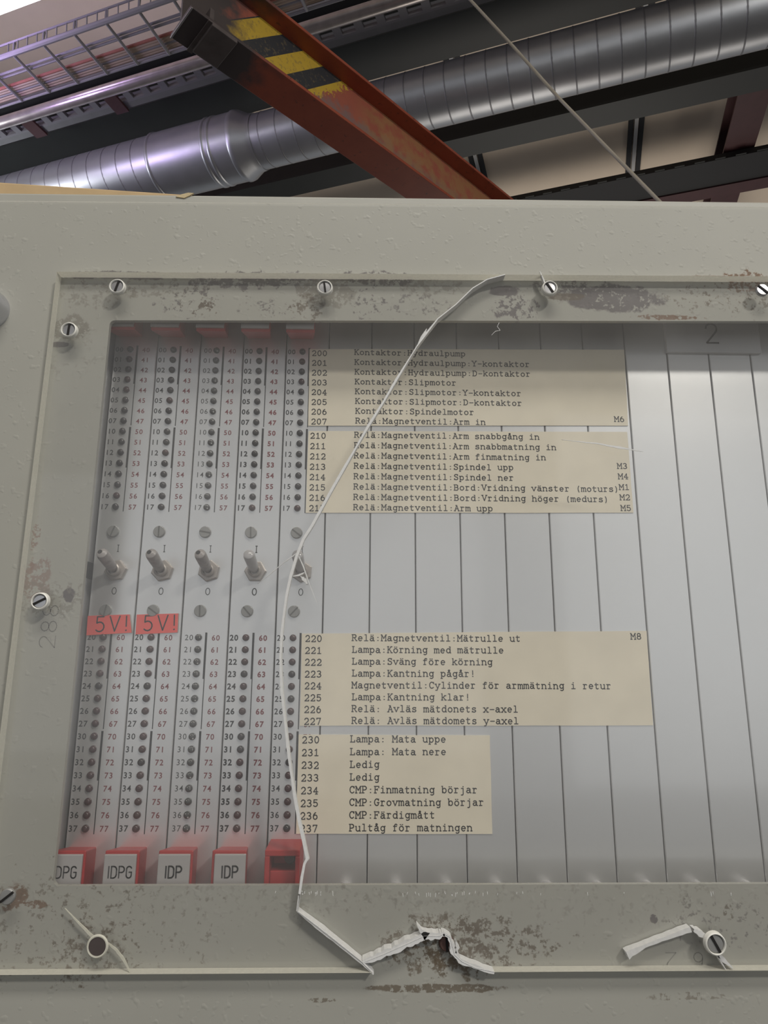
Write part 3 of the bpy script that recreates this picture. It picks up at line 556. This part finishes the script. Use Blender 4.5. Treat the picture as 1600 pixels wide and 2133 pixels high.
paper('third typed paper from top, widest, lines 220 to 227 with M8 at its corner', [(629, 1320), (1346, 1314), (1360, 1511), (625, 1511.5)], (636, 633.5), (733.5, 733), (1337, 1509.5),
      [('220', RM+'Mätrulle ut'), ('221', 'Lampa:Körning med mätrulle'), ('222', 'Lampa:Sväng före körning'), ('223', 'Lampa:Kantning pågår!'), ('224', 'Magnetventil:Cylinder för armmätning i retur'), ('225', 'Lampa:Kantning klar!'), ('226', 'Relä: Avläs mätdonets x-axel'), ('227', 'Relä: Avläs mätdomets y-axel')], [('M8', 1314, 1331.5)])
paper('lowest and shortest typed paper, lines 230 to 237, last line Pultåg för matningen', [(622, 1530), (1020, 1532), (1025.5, 1737), (617, 1736)], (629.5, 625), (729.5, 727.5), (1548, 1733),
      [('230', 'Lampa: Mata uppe'), ('231', 'Lampa: Mata nere'), ('232', 'Ledig'), ('233', 'Ledig'), ('234', 'CMP:Finmatning börjar'), ('235', 'CMP:Grovmatning börjar'), ('236', 'CMP:Färdigmått'), ('237', 'Pultåg för matningen')])

# ---- red 5V stickers
for j, (cr, lab, tx0) in enumerate((([(185, 1283), (272, 1280), (276, 1318), (182, 1323.5)], 'red 5V! sticker on the leftmost card', (199, 1316)),
                                    ([(286.5, 1280.5), (373, 1278), (371, 1317.5), (284, 1321.5)], 'red 5V! sticker on the second card from the left', (299, 1314)))):
    cs = [pn(*c) for c in cr]; st = thing('warning_sticker', (cs[3][0], 0, cs[3][1]), lab, 'sticker', 'red 5V stickers')
    MB().prism(cs, -.0010, -.0001, 0, 1).build('sticker_film', [M['sticker'], M['body']], st)
    x, z = pn(*tx0); write(MB(), '5V!', x, z, -.00106, .0066, .0063, .00058, EN, {'5': 9.2, 'V': 9, '!': 4}, rot=R(2)).build('lettering', M['ink'], st, fix=False)

# ---- plate with the figure 2
npl = thing('number_plate', (.2865, 0, ZROW+.0017), 'grey plate engraved with a large figure 2', 'number plate')
MB().box(.2634, .3092, -.0022, -.0001, ZROW+.0017, ZROW+.027).build('plate', M['engraved'], npl, bevel=.0002, seg=1)
x, z = pn(1464.5, 718.5); write(MB(), '2', x, z, -.00226, .0098, .0100, .00085, EN, {'2': 8}).build('numeral', M['ink2'], npl, fix=False)

# ================================================================ CRACKED ACRYLIC COVER
AX = -.0181; AT = lambda X: ZROW + (24.9+.0110*(X*1000+18.4))/1000; ABOT = ZROW-.2518; AR = .45
q = lambda x, y: dr(x, y, YP)
crack_px = [(1052, 568), (1015, 582), (985, 600), (950, 634), (912, 664), (886, 697), (868, 722), (852, 748), (826, 790), (800, 835), (768, 886), (740, 935), (714, 980), (690, 1022), (668, 1062), (650, 1095), (632, 1123), (618, 1158), (606, 1198), (597, 1240), (590, 1290),
            (586, 1330), (584, 1372), (587, 1440), (594, 1505), (600, 1560), (607, 1615), (614, 1660), (622, 1705), (631, 1745), (640, 1788), (634, 1800), (629, 1826), (624, 1862), (619, 1899), (660, 1930), (708, 1968), (754, 2004), (776, 2030)]
cr = [q(*p) for p in crack_px]
cr[0] = (cr[0][0], AT(cr[0][0]))
pl = [(AX, ABOT), (AX, AT(AX))] + cr[:-1] + [(q(776, 2030)[0], ABOT)]
ns = len(pl); side = [1, 1] + [2]*(len(cr)-1) + [1]
def pane(poly, side, name, label):
    cx = sum(p[0] for p in poly)/len(poly); t = thing('acrylic_pane', (cx, YF, min(p[1] for p in poly)), label, 'acrylic cover', 'pieces of the cracked acrylic cover')
    m_ = MB(); m_.prism(poly, YP, YF-.0001, 0, 1); m_.mi = [0, 0] + side; m_.build('sheet', [M['acrylic'], M['edge'], M['frac']], t); return t
paneL = pane(pl, side, 'left', 'left piece of the cracked clear acrylic cover, over the numbered cards')
chip = [q(*p) for p in [(1030, 2028), (990, 2016), (962, 2003), (947, 1989), (942, 1970), (937, 1952), (925, 1945), (915, 1950), (884, 1950), (846, 1967), (796, 1989), (756, 2005)]]
chip[0] = (chip[0][0], ABOT)
g_ = .00022
prr = [(p[0]+g_, p[1]+.0001) for p in cr[:-2]]; prr[0] = (cr[0][0]+g_, AT(cr[0][0]+g_))
pr_ = [(AR, AT(AR)), (AR, ABOT)] + chip + prr[::-1]
sideR = [1, 1] + [2]*(len(chip)-1) + [2] + [2]*(len(prr)-1) + [1]
paneR = pane(pr_, sideR, 'right', 'right piece of the cracked clear acrylic cover, chipped along its lower edge')

def strip(mb, pts, wds, y0=YP+.0006, y1=YP+.0034, jit=0.0, dense=1):
    P2 = []
    for (a, b), wa, wb in zip(zip(pts[:-1], pts[1:]), wds[:-1], wds[1:]):
        for i in range(dense):
            t = i/dense; P2.append((a[0]+(b[0]-a[0])*t, a[1]+(b[1]-a[1])*t, wa+(wb-wa)*t))
    P2.append((*pts[-1], wds[-1])); Ls, Rs = [], []
    for i, p in enumerate(P2):
        a, b = P2[max(i-1, 0)], P2[min(i+1, len(P2)-1)]; dx, dz = b[0]-a[0], b[1]-a[1]; L = math.hypot(dx, dz) or 1
        nx, nz = -dz/L, dx/L; w1 = p[2]/2*(1+random.uniform(-jit, jit)); w2 = p[2]/2*(1+random.uniform(-jit, jit))
        Ls.append((p[0]+nx*w1, p[1]+nz*w1)); Rs.append((p[0]-nx*w2, p[1]-nz*w2))
    for i in range(len(P2)-1):
        poly = [Ls[i], Ls[i+1], Rs[i+1], Rs[i]]
        mb.add([(p[0], y0, p[1]) for p in poly]+[(p[0], y1, p[1]) for p in poly], [(0, 1, 2, 3), (7, 6, 5, 4), (0, 4, 5, 1), (3, 2, 6, 7)])
    return mb
mm = .001
wds = [.0006*(1.0+.5*sin(i*1.7)**2) for i in range(len(cr)-5)]
for i in range(0, 8): wds[i] = .00035 if i != 5 else .0007
for i in range(12, 19): wds[i] = .0009
for i in (28, 29, 30): wds[min(i, len(wds)-1)] = .0009
strip(MB(), cr[:len(wds)], [w_*1.25 for w_ in wds], YP-.00012, YP+.0012).build('fracture_edge', M['frac'], paneL, label='white fracture line')  # white fracture, drawn as a ribbon that also paints the crack's highlight
strip(MB(), [q(*p) for p in ((632, 1765), (638, 1786), (641, 1791), (636, 1796))], [.0003, .0014, .0010, .0001], YP+.0002, YP+.003).build('fracture_edge', M['frac'], paneL, label='white fracture line')
strip(MB(), [q(*p) for p in ((868, 722), (880, 702), (889, 684))], [.0001, .0016, .0002], YP+.0002, YP+.002).build('fracture_edge', M['frac'], paneL, label='white fracture line')
strip(MB(), [q(*p) for p in ((619, 1899), (660, 1931), (708, 1969), (756, 2008), (778, 2031))], [.0005, .0013, .0011, .0009, .0003], YP+.0003, YP+.004, .2, 4).build('fracture_edge', M['frac'], paneL, label='white fracture line')
strip(MB(), [q(*p) for p in ((622, 1866), (619, 1899))], [.0004, .0008], YP+.0003, YP+.003).build('fracture_edge', M['frac'], paneL, label='white fracture line')
strip(MB(), [q(*p) for p in ((132, 1894), (162, 1926), (190, 1954))], [.0001, .0006, .0009], YP+.001, YP+.0014, .2, 4).build('crack_line', M['edge'], paneL, label='pale crack above the empty screw hole')
strip(MB(), [q(*p) for p in ((222, 1967), (240, 1982), (256, 2003), (268, 2028))], [.0004, .0009, .0008, .0002], YP+.001, YP+.0014, .2, 4).build('crack_line', M['edge'], paneL, label='pale crack below the empty screw hole')
strip(MB(), [q(*p) for p in ((618, 1152), (590, 1172), (563, 1195), (536, 1216))], [.0004, .0003, .0002, .00005], YP+.0004, YP+.001).build('fracture_edge', M['frac'], paneL, label='white fracture line')
strip(MB(), [q(*p) for p in ((756, 2005), (796, 1990), (846, 1968), (884, 1951), (915, 1950), (926, 1946))], [.0016, .0022, .0024, .0024, .0020, .0010], YP+.0002, YP+.0042, .35, 7).build('fracture_edge', M['frac'], paneR, label='white fracture line')
strip(MB(), [q(*p) for p in ((868, 1925), (877, 1940), (890, 1952))], [.0001, .0012, .0030], YP+.0002, YP+.003, .2, 3).build('fracture_edge', M['frac'], paneR, label='white fracture line')
strip(MB(), [q(*p) for p in ((924, 1946), (936, 1952), (942, 1968), (944, 1984), (958, 2001), (988, 2014), (1030, 2028))], [.0010, .0012, .0016, .0020, .0018, .0014, .0008], YP+.0002, YP+.0042, .3, 4).build('fracture_edge', M['frac'], paneR, label='white fracture line')
strip(MB(), [q(*p) for p in ((950, 1962), (954, 1975), (950, 1986))], [.0004, .0012, .0006], YP+.0002, YP+.003, .3, 3).build('fracture_edge', M['frac'], paneR, label='white fracture line')
strip(MB(), [q(*p) for p in ((1309, 1992), (1345, 1973), (1390, 1956), (1442, 1938))], [.0028, .0011, .0012, .0017], YP+.0008, YP+.004, .2, 5).build('fracture_edge', M['frac'], paneR, label='white fracture line')
strip(MB(), [q(*p) for p in ((1446, 1938), (1458, 1944), (1472, 1952))], [.0008, .0022, .0010], YP+.0002, YP+.004, .3, 4).build('fracture_edge', M['frac'], paneR, label='white fracture line')
strip(MB(), [q(*p) for p in ((1494, 1986), (1508, 2000), (1528, 2018))], [.0012, .0016, .0002], YP+.0002, YP+.004, .2, 3).build('fracture_edge', M['frac'], paneR, label='white fracture line')
strip(MB(), [q(*p) for p in ((1494, 1986), (1504, 2006), (1513, 2020))], [.0006, .0004, .0002], YP+.0002, YP+.002).build('fracture_edge', M['frac'], paneR, label='white fracture line')
strip(MB(), [q(*p) for p in ((1125, 564), (1133, 582), (1139, 598))], [.0003, .0006, .0008], YP+.0002, YP+.002).build('fracture_edge', M['frac'], paneR, label='white fracture line')
strip(MB(), [q(*p) for p in ((622, 1158), (632, 1180), (640, 1204), (646, 1220), (660, 1256))], [.0004, .0005, .0004, .0003, .00005], YP+.0004, YP+.001).build('fracture_edge', M['frac'], paneR, label='white fracture line')
strip(MB(), [q(*p) for p in ((626, 1200), (634, 1208), (640, 1216))], [.0004, .0016, .0004], YP+.0003, YP+.003, .5, 4).build('fracture_edge', M['frac'], paneR, label='white fracture line')
strip(MB(), [q(*p) for p in ((610, 1200), (622, 1198), (634, 1192))], [.0003, .0006, .0003], YP+.0004, YP+.002, .4, 2).build('fracture_edge', M['frac'], paneR, label='white fracture line')
f3 = MB(); strip(f3, [q(*p) for p in ((1170, 916), (1245, 924), (1290, 932), (1340, 941))], [.0001, .0005, .0009, .0001], YP-.00006, YP+.0002, .3, 4)
for i in range(46):
    px = random.choice([random.gauss(930, 60), random.gauss(650, 25), random.uniform(640, 1580)])
    a = q(px, 1858+random.uniform(-3, 3)); ln_ = random.uniform(.0004, .0014)
    strip(f3, [a, (a[0]+random.uniform(-.0002, .0002), a[1]-ln_)], [.00018, .00012], YP-.00006, YP+.0002)
a_ = q(1036, 690)
strip(f3, [q(*p) for p in ((1040, 672), (1036, 680), (1042, 688), (1032, 690), (1024, 698))], [.0002, .0002, .0002, .0002, .0001], YP-.00006, YP+.0002)
f3.build('scratches', M['frac'], paneR, label='pale scratches on the surface')

# fixing screws
def fix(pane, px, py, ang, ring=True, m1='steel', rm='ring', r=.0027, lift=.0016):
    x, z = q(px, py); y = YP if lift else YF
    b_ = MB().lathe([(r, 0), (r, .0009), (r*.88, .0013), (.0001, .0014)], (0, -(-y) if False else 0, 0), n=28)
    b_.box(-r*.97, r*.97, -.0017, -.0008, -.00042, .00042, 1)
    me = mk('screw', b_, [M[m1], M['slot']], True)
    o = inst('screw', me, pane, (x, y, z), (0, -R(ang), 0))
    if ring:
        rb = MB().lathe([(r+.00005, 0), (r+.00005, .0016), (r+.0003, .0019), (r+.0007, .0016), (r+.0009, 0)], (0, 0, 0), n=32); rb.f.pop(); rb.mi.pop(); rb.f.pop(-1) if False else None
        rme = mk('collar', rb, M[rm], True); c_ = inst('collar', rme, o, (x, y, z)); c_.rotation_euler = (0, R(ang), 0)
fix(paneL, 246, 600, 75); fix(paneL, 677, 602, 98); fix(paneR, 1144, 603, 121); fix(paneR, 1586, 606, 137, False, r=.0029)
fix(paneL, 146, 690, 87); fix(paneL, 86, 1253, 28); fix(paneL, 18, 1866, 38, False, 'screw'); fix(paneR, 1487, 1963, 118, True, 'screw', r=.0031)
M['oldscrew'] = mat('brown_old_screw', (0.15, 0.085, 0.07), 0.6, metal=.3)
x, z = dr(930, 1962); me = mk('screw', MB().lathe([(.0028, 0), (.0028, .0010), (.0024, .0015), (.0001, .0016)], n=24).box(-.0026, .0026, -.0019, -.001, -.0004, .0004, 1), [M['oldscrew'], M['slot']], True)
inst('screw', me, cabinet, (x, YF, z), (0, R(-92), 0), 'brown stained screw in the broken corner')
x, z = q(203, 1971); hb = MB().lathe([(.0030, .0), (.0030, .0002), (.0001, .0002)], (x, YP, z), n=26).build('screw_hole', M['stop'], paneL, label='dark empty screw hole')
MB().lathe([(.0031, 0), (.0031, .0004), (.0035, .0005), (.0039, 0)], (x, YP, z), n=30).build('collar', M['edge'], paneL, smooth=True)

# ================================================================ ON TOP OF THE CABINET
tz_ = btop(0)+.030
a = aZ(-40, 376, tz_); b = aZ(402, 405.5, tz_); b = V3((b.x, b.y, 0)); a = V3((a.x, a.y, 0)); dd = (b-a).normalized(); nn = V3((-dd.y, dd.x, 0)); a = a - dd*.05
bx = MB(); zb_ = max(btop(XL), btop(.1)); pl4 = [a, b, b+nn*.16, a+nn*.16]
bx.extr([V3((p.x, p.y, zb_)) for p in pl4], [V3((p.x, p.y, tz_)) for p in pl4])
cb = bx.build('cardboard_box', M['card'], None, bevel=.001, origin=(b.x, b.y, zb_)); tag(cb, 'flat brown cardboard box lying on the cabinet top at left', 'box')
tp = [aY(x, y, -.0004) for x, y in ((366, 410), (378, 405), (392, 401.5), (404, 402.5), (394, 408), (384, 412.5))]
tb = MB().prism([(p.x, p.z) for p in tp], -.0005, .0002).build('tape_scrap', M['tape'], None, origin=(tp[0].x, 0, tp[0].z)); tag(tb, 'torn scrap of tan tape on the cabinet top edge', 'tape')

# ================================================================ ROOF STEEL AND SERVICES
def ibeam(poly_v0, b, z0, h, tf=.014, tw=.012):
    v0 = poly_v0; c = v0+b/2
    return [rect(v0, v0+b, z0, z0+tf), rect(c-tw/2, c+tw/2, z0+tf, z0+h-tf), rect(v0, v0+b, z0+h-tf, z0+h)]
def beam(name, label, cat, v0, b, z0, h, u0, u1, m, grp=None):
    t = thing(name, P((u0+u1)/2, v0+b/2, z0), label, cat, grp)
    for nm, pc in zip(('flange', 'web', 'flange'), ibeam(v0, b, z0, h)): ubar(MB(), pc, u0, u1).build(nm, m, t)
    return t
Zc = 4.3; vf = vv(1300, 253, Zc); beam('steel_beam', 'dark green steel beam running just beyond the round duct', 'beam', vf-.15, .15, Zc, .32, -3, 6, M['green'], 'dark roof beams')
Ze = 4.25; v1 = vv(480, 165, Ze); v2 = vv(480, 247, Ze)
beam('steel_beam', 'dark steel beam on the near side of the round duct, below the slotted rail', 'beam', v1, v2-v1, Ze, .30, -3, 6, M['green'], 'dark roof beams')

# round duct
v0d, zd_ = 2.46, 1.5+2.49
def uduct(x, y): return uu(x, y, zd_)
us = uduct(540, 298); ub = uduct(512, 303); uf = uduct(345, 350)
duct = thing('ventilation_duct', P(us, v0d, zd_-.16), 'round galvanised spiral ventilation duct with a reducer, crossing under the roof', 'duct')
def cyl_u(mb, prof, n=40, mi=0): return mb.lathe([(r, u-us) for u, r in prof], P(us, v0d, zd_), UD, n=n, mi=mi)
m_ = MB(); cyl_u(m_, [(-3.0, .125), (us+.02, .125)])
for i in range(48):
    u = us-.06-i*.0915
    if u < -2.9: break
    m_.lathe([(.1245, -.004), (.1262, -.002), (.1262, .002), (.1245, .004)], P(u, v0d, zd_), (UD+VD*.035).normalized(), n=36, mi=1)
m_.build('spiral_section', [M['galv'], M['seam']], duct, smooth=True)
m_ = MB(); cyl_u(m_, [(us-.01, .1285), (us+.02, .132), (ub, .160), (ub+.02, .163), (ub+.03, .158)]); m_.build('reducer', M['galv'], duct, smooth=True)
m_ = MB(); cyl_u(m_, [(ub+.025, .158), (uf, .158)])
for u in (ub+.12, ub+.155, uf-.01): cyl_u(m_, [(u, .158), (u+.006, .1625), (u+.014, .1625), (u+.02, .158)])
m_.build('connector', M['galv'], duct, smooth=True)
m_ = MB(); cyl_u(m_, [(uf, .154), (6.0, .154)])
for i in range(40):
    u = uf+.09+i*.0915
    m_.lathe([(.1535, -.004), (.1552, -.002), (.1552, .002), (.1535, .004)], P(u, v0d, zd_), (UD+VD*.035).normalized(), n=36, mi=1)
m_.build('spiral_section', [M['galv'], M['seam']], duct, smooth=True)

# slotted rail beside a flat bar, and the pipe
Zf = 4.15
va, vb_, vc = vv(0, 304, Zf), vv(0, 292, Zf), vv(0, 256, Zf)
sr = thing('slotted_rail', P(1.5, (va+vc)/2, Zf), 'grey slotted rail with a row of dark rectangular holes beside the steel pipe', 'rail')
ubar(MB(), rect(vb_, va, Zf, Zf+.05), -3, 5).build('flat_bar', M['greybar'], sr)
m_ = MB(); lo_, hi_ = min(vb_, vc), max(vb_, vc); w_ = hi_-lo_
ubar(m_, rect(lo_, lo_+.012, Zf, Zf+.02), -3, 5); ubar(m_, rect(hi_-.012, hi_, Zf, Zf+.02), -3, 5)
u = -3.0
while u < 5: ubar(m_, rect(lo_+.012, hi_-.012, Zf, Zf+.02), u, u+.036); u += .100
m_.build('slotted_strip', M['zinc'], sr)
ubar(MB(), rect(lo_, hi_, Zf+.10, Zf+.11), -3, 5).build('slot_backing', M['dark'], sr)  # dark sheet added above so the slots look dark
for uc in (uu(238, 210, Zf), uu(85, 278, Zf)): ubar(MB(), rect(lo_-.01, hi_+.04, Zf-.012, Zf), uc-.035, uc+.035).build('clamp', M['zinc'] if uc < 1.9 else M['maroon'], sr)
Zp = 4.0; vp = vv(215, 191, Zp)
pp = MB(); pp.tube([P(-3, vp, Zp), P(5.5, vp, Zp)], .0265, 20); pb = pp.build('steel_pipe', M['pipe'], None, smooth=True, origin=P(1.5, vp, Zp)); tag(pb, 'straight steel pipe shining along its top, left of the crane beam', 'pipe')
Zh = 4.35; va, vb_ = vv(0, 224, Zh), vv(0, 258, Zh)
gs = thing('ceiling_strip', P(1.5, (va+vb_)/2, Zh), 'flat grey ceiling strip between the cable tray and the steel pipe', 'ceiling beam')
ubar(MB(), rect(va, vb_, Zh, Zh+.06), -3, 6).build('strip', M['greybar'], gs)
for (x, y) in ((190, 178), (30, 232), (152, 193)):  # dark slabs added to stand for shaded holes in the strip
    uc = uu(x, y, Zh-.01); wd = .06 if x != 152 else .02
    ubar(MB(), rect(va+.05, vb_+.01, Zh-.008, Zh), uc-wd, uc+wd).build('hole_patch', M['dark'], gs)

# cable tray with cables
Zt = 3.95
vt0, vt1 = vv(0, 121, Zt), vv(0, 224, Zt)
tray = thing('cable_tray', P(1.8, (vt0+vt1)/2, Zt), 'wire mesh cable tray at upper left with cross wires and cables in it', 'cable tray')
def urail(v, z, r, nm='side_wire'): MB().tube([P(-2.2, v, z), P(5, v, z)], r, 8).build(nm, M['zinc'], tray)
for v, z in ((vt0, Zt), (vt1, Zt), (vv(0, 160, Zt), Zt+.01), (vv(0, 168, Zt), Zt+.01)): urail(v, z, .0055 if v != vt0 else .011)
urail(vt0-.006, Zt+.055, .0045)
u = uu(5, 120, Zt)+1.2; du = abs(uu(70, 100, Zt)-uu(135, 80, Zt))
us_ = []
while u > -2.0: us_.append(u); u -= du
for u in us_: MB().tube([P(u, vt0, Zt+.055), P(u, vt0, Zt-.004), P(u, vt1, Zt-.004)], .0065, 8).build('cross_wire', M['zinc'], tray)
m_ = MB(); u = 4.9
while u > -2.1: m_.tube([P(u, vt0-.006, Zt+.055), P(u, vt0, Zt)], .0028, 5); u -= du/3.1
m_.build('side_mesh', M['zinc'], tray)
for i, (t, mt, col) in enumerate(((.0, 'cabtan', 'tan cable against the far side wire of the mesh tray'), (.2, 'cabtan', 'second tan cable from the far side of the mesh tray'), (.4, 'cabgrey', 'grey cable among the tan ones in the mesh tray'), (.6, 'cabtan', 'third tan cable from the far side of the mesh tray'), (.8, 'cabtan', 'tan cable beside the red one in the mesh tray'), (1.0, 'cabred', 'thin red cable in the mesh tray'))):
    v = vt1-.02 + (vv(0, 188, Zt)-vt1+.02)*t; r = .0095 if mt != 'cabred' else .006
    c_ = MB().tube([P(-2.2, v, Zt+.0055+r-.002), P(1, v+.003, Zt+.0055+r-.002), P(5, v, Zt+.0055+r-.002)], r, 8).build('cable', M[mt], None, smooth=True, origin=P(1.5, v, Zt)); tag(c_, col, 'cable', 'cables in the mesh tray')
# lamp at the upper left
Zl = 3.75; vl = vv(36, 18, Zl); ul = uu(95, 0, Zl)
lamp = thing('ceiling_lamp', P(ul+.6, vl-.1, Zl), 'lit long ceiling lamp just showing in the upper left corner', 'lamp')
ubar(MB(), rect(vl-.20, vl, Zl, Zl+.05), ul, ul+1.4).build('diffuser', M['lampglow'], lamp)
ubar(MB(), rect(vl-.20, vl, Zl+.05, Zl+.10), ul, ul+1.4).build('lamp_body', M['lampbody'], lamp)

pl_ = bpy.data.lights.new('violet_flare_fill', 'POINT'); pl_.energy = 10; pl_.color = (.68, .50, 1.0); pl_.shadow_soft_size = .06  # light added beside the lamp; its violet stands in for lens flare
po = bpy.data.objects.new('violet_flare_fill', pl_); COL.objects.link(po); po.location = P(ul+.75, vl+.12, Zl-.08)

for nm, loc, en, col, rad in (('violet_ceiling_fill', P(ul+.7, vl-.1, Zl+.35), 8, (.68, .50, 1.0), .1), ('side_lamp_light', P(3.3, 1.75, 3.55), 34, (.93, .96, 1.0), .16)):  # the violet light is added above the lamp to tint the ceiling
    l_ = bpy.data.lights.new(nm, 'POINT'); l_.energy = en; l_.color = col; l_.shadow_soft_size = rad
    lo_ = bpy.data.objects.new(nm, l_); COL.objects.link(lo_); lo_.location = loc

# far side: maroon cross beam, rails and board joints
Zm = 4.65
ua, ub2 = uu(1537, 200, Zm), uu(1600, 216, Zm)
cbm = thing('cross_beam', P((ua+ub2)/2, 4.6, Zm), 'maroon painted cross beam at the far right, running away under the ceiling', 'beam')
wu = abs(ub2-ua); um = min(ua, ub2)
vbar(MB(), rect(um, um+wu, Zm, Zm+.014), 3.3, 7).build('flange', M['maroon'], cbm); vbar(MB(), rect(um+wu/2-.006, um+wu/2+.006, Zm+.014, Zm+.17), 3.3, 7).build('web', M['maroon'], cbm); vbar(MB(), rect(um, um+wu, Zm+.17, Zm+.184), 3.3, 7).build('flange', M['maroon'], cbm)
Za = 4.6
va, vb_, vc = vv(1600, 312, Za), vv(1600, 366, Za), vv(1600, 388, Za)
ar_ = thing('purlin', P(0, va, Za), 'dark purlin with a maroon lower rail, far right behind the hanging cable', 'beam')
m_ = MB(); ubar(m_, rect(va, vb_, Za, Za+.04), -4, 3)
m_.build('channel', M['dark'], ar_); ubar(MB(), rect(vb_, vc, Za-.01, Za+.04), -4, 3).build('rail', M['maroon'], ar_)
m_ = MB(); u = -3.5
while u < 2: ubar(m_, rect(va-.012, va, Za+.002, Za+.012), u, u+.06); u += .12
m_.build('slotted_lip', M['green'], ar_)
for (x, y) in ((1323, 300), (994, 345)):
    uc = uu(x, y, DECK-.03)
    js = thing('board_joint', P(uc, 4.5, DECK-.03), 'pale joint strip between tan ceiling boards, ' + ('right of the hanging cable' if x > 1200 else 'beside the lower end of the crane beam'), 'trim', 'ceiling joint strips')
    vbar(MB(), rect(uc-.012, uc+.012, DECK-.03, DECK-.001), 3.0, 8).build('strip', M['joint'], js)
    for s_ in (-1, 1): vbar(MB(), rect(uc+s_*.034-.016, uc+s_*.034+.016, DECK-.02, DECK-.001), 3.0, 8).build('gasket', M['dark'], js)

# crane beam
AZ = R(47.3); AD = V3((sin(AZ), cos(AZ), 0)); AN = V3((AD.y, -AD.x, 0)); Z0 = 3.0
s0 = (aZ(360, 70, Z0)-CAM).dot(AD); org = CAM + AD*s0 + AN*(-1.2835); org = V3((org.x, org.y, Z0))
crane = thing('crane_beam', org, 'red-orange crane beam with yellow and black hazard bands, sooty at its end', 'crane beam')
crane.rotation_euler = (0, 0, math.atan2(AD.y, AD.x)); crane['_o'] = (0, 0, 0)
HB, HH, LB = .0545, .200, 4.2
MB().box(0, LB, -HB, HB, 0, .010).build('flange', M['crane'], crane, bevel=.002)
MB().box(.0, LB, -.004, .004, .010, HH-.010).build('web', M['web'], crane, label='side banded yellow and black')
MB().box(0, LB, -HB, HB, HH-.010, HH).build('flange', M['crane'], crane, bevel=.002)
MB().box(.055, .125, -HB-.004, HB-.012, -.012, 0).build('stop_plate', M['stop'], crane, bevel=.002)
MB().box(.045, .060, -HB-.003, HB+.002, -.004, .0).box(.06, .072, -.03, -.005, .010, .07).build('stop_bracket', M['stop'], crane, bevel=.001)
MB().box(.0, .004, -HB-.001, HB+.001, -.002, .0).build('end_strip', M['steel'], crane)

# hanging cable
pts = [aY(930, -60, 1.05), aY(980, 0, 1.0), aY(1070, 98, .94), aY(1165, 205, .88), aY(1262, 305, .83), aY(1370, 416, .78), aY(1440, 486, .74)]
hc = MB().tube(pts, .0034, 10).build('hanging_cable', M['wire'], None, smooth=True, origin=pts[-1]); tag(hc, 'thin grey-tan cable slanting down behind the cabinet at right', 'cable')
for o in bpy.data.objects:
    if '_o' in o: del o['_o']
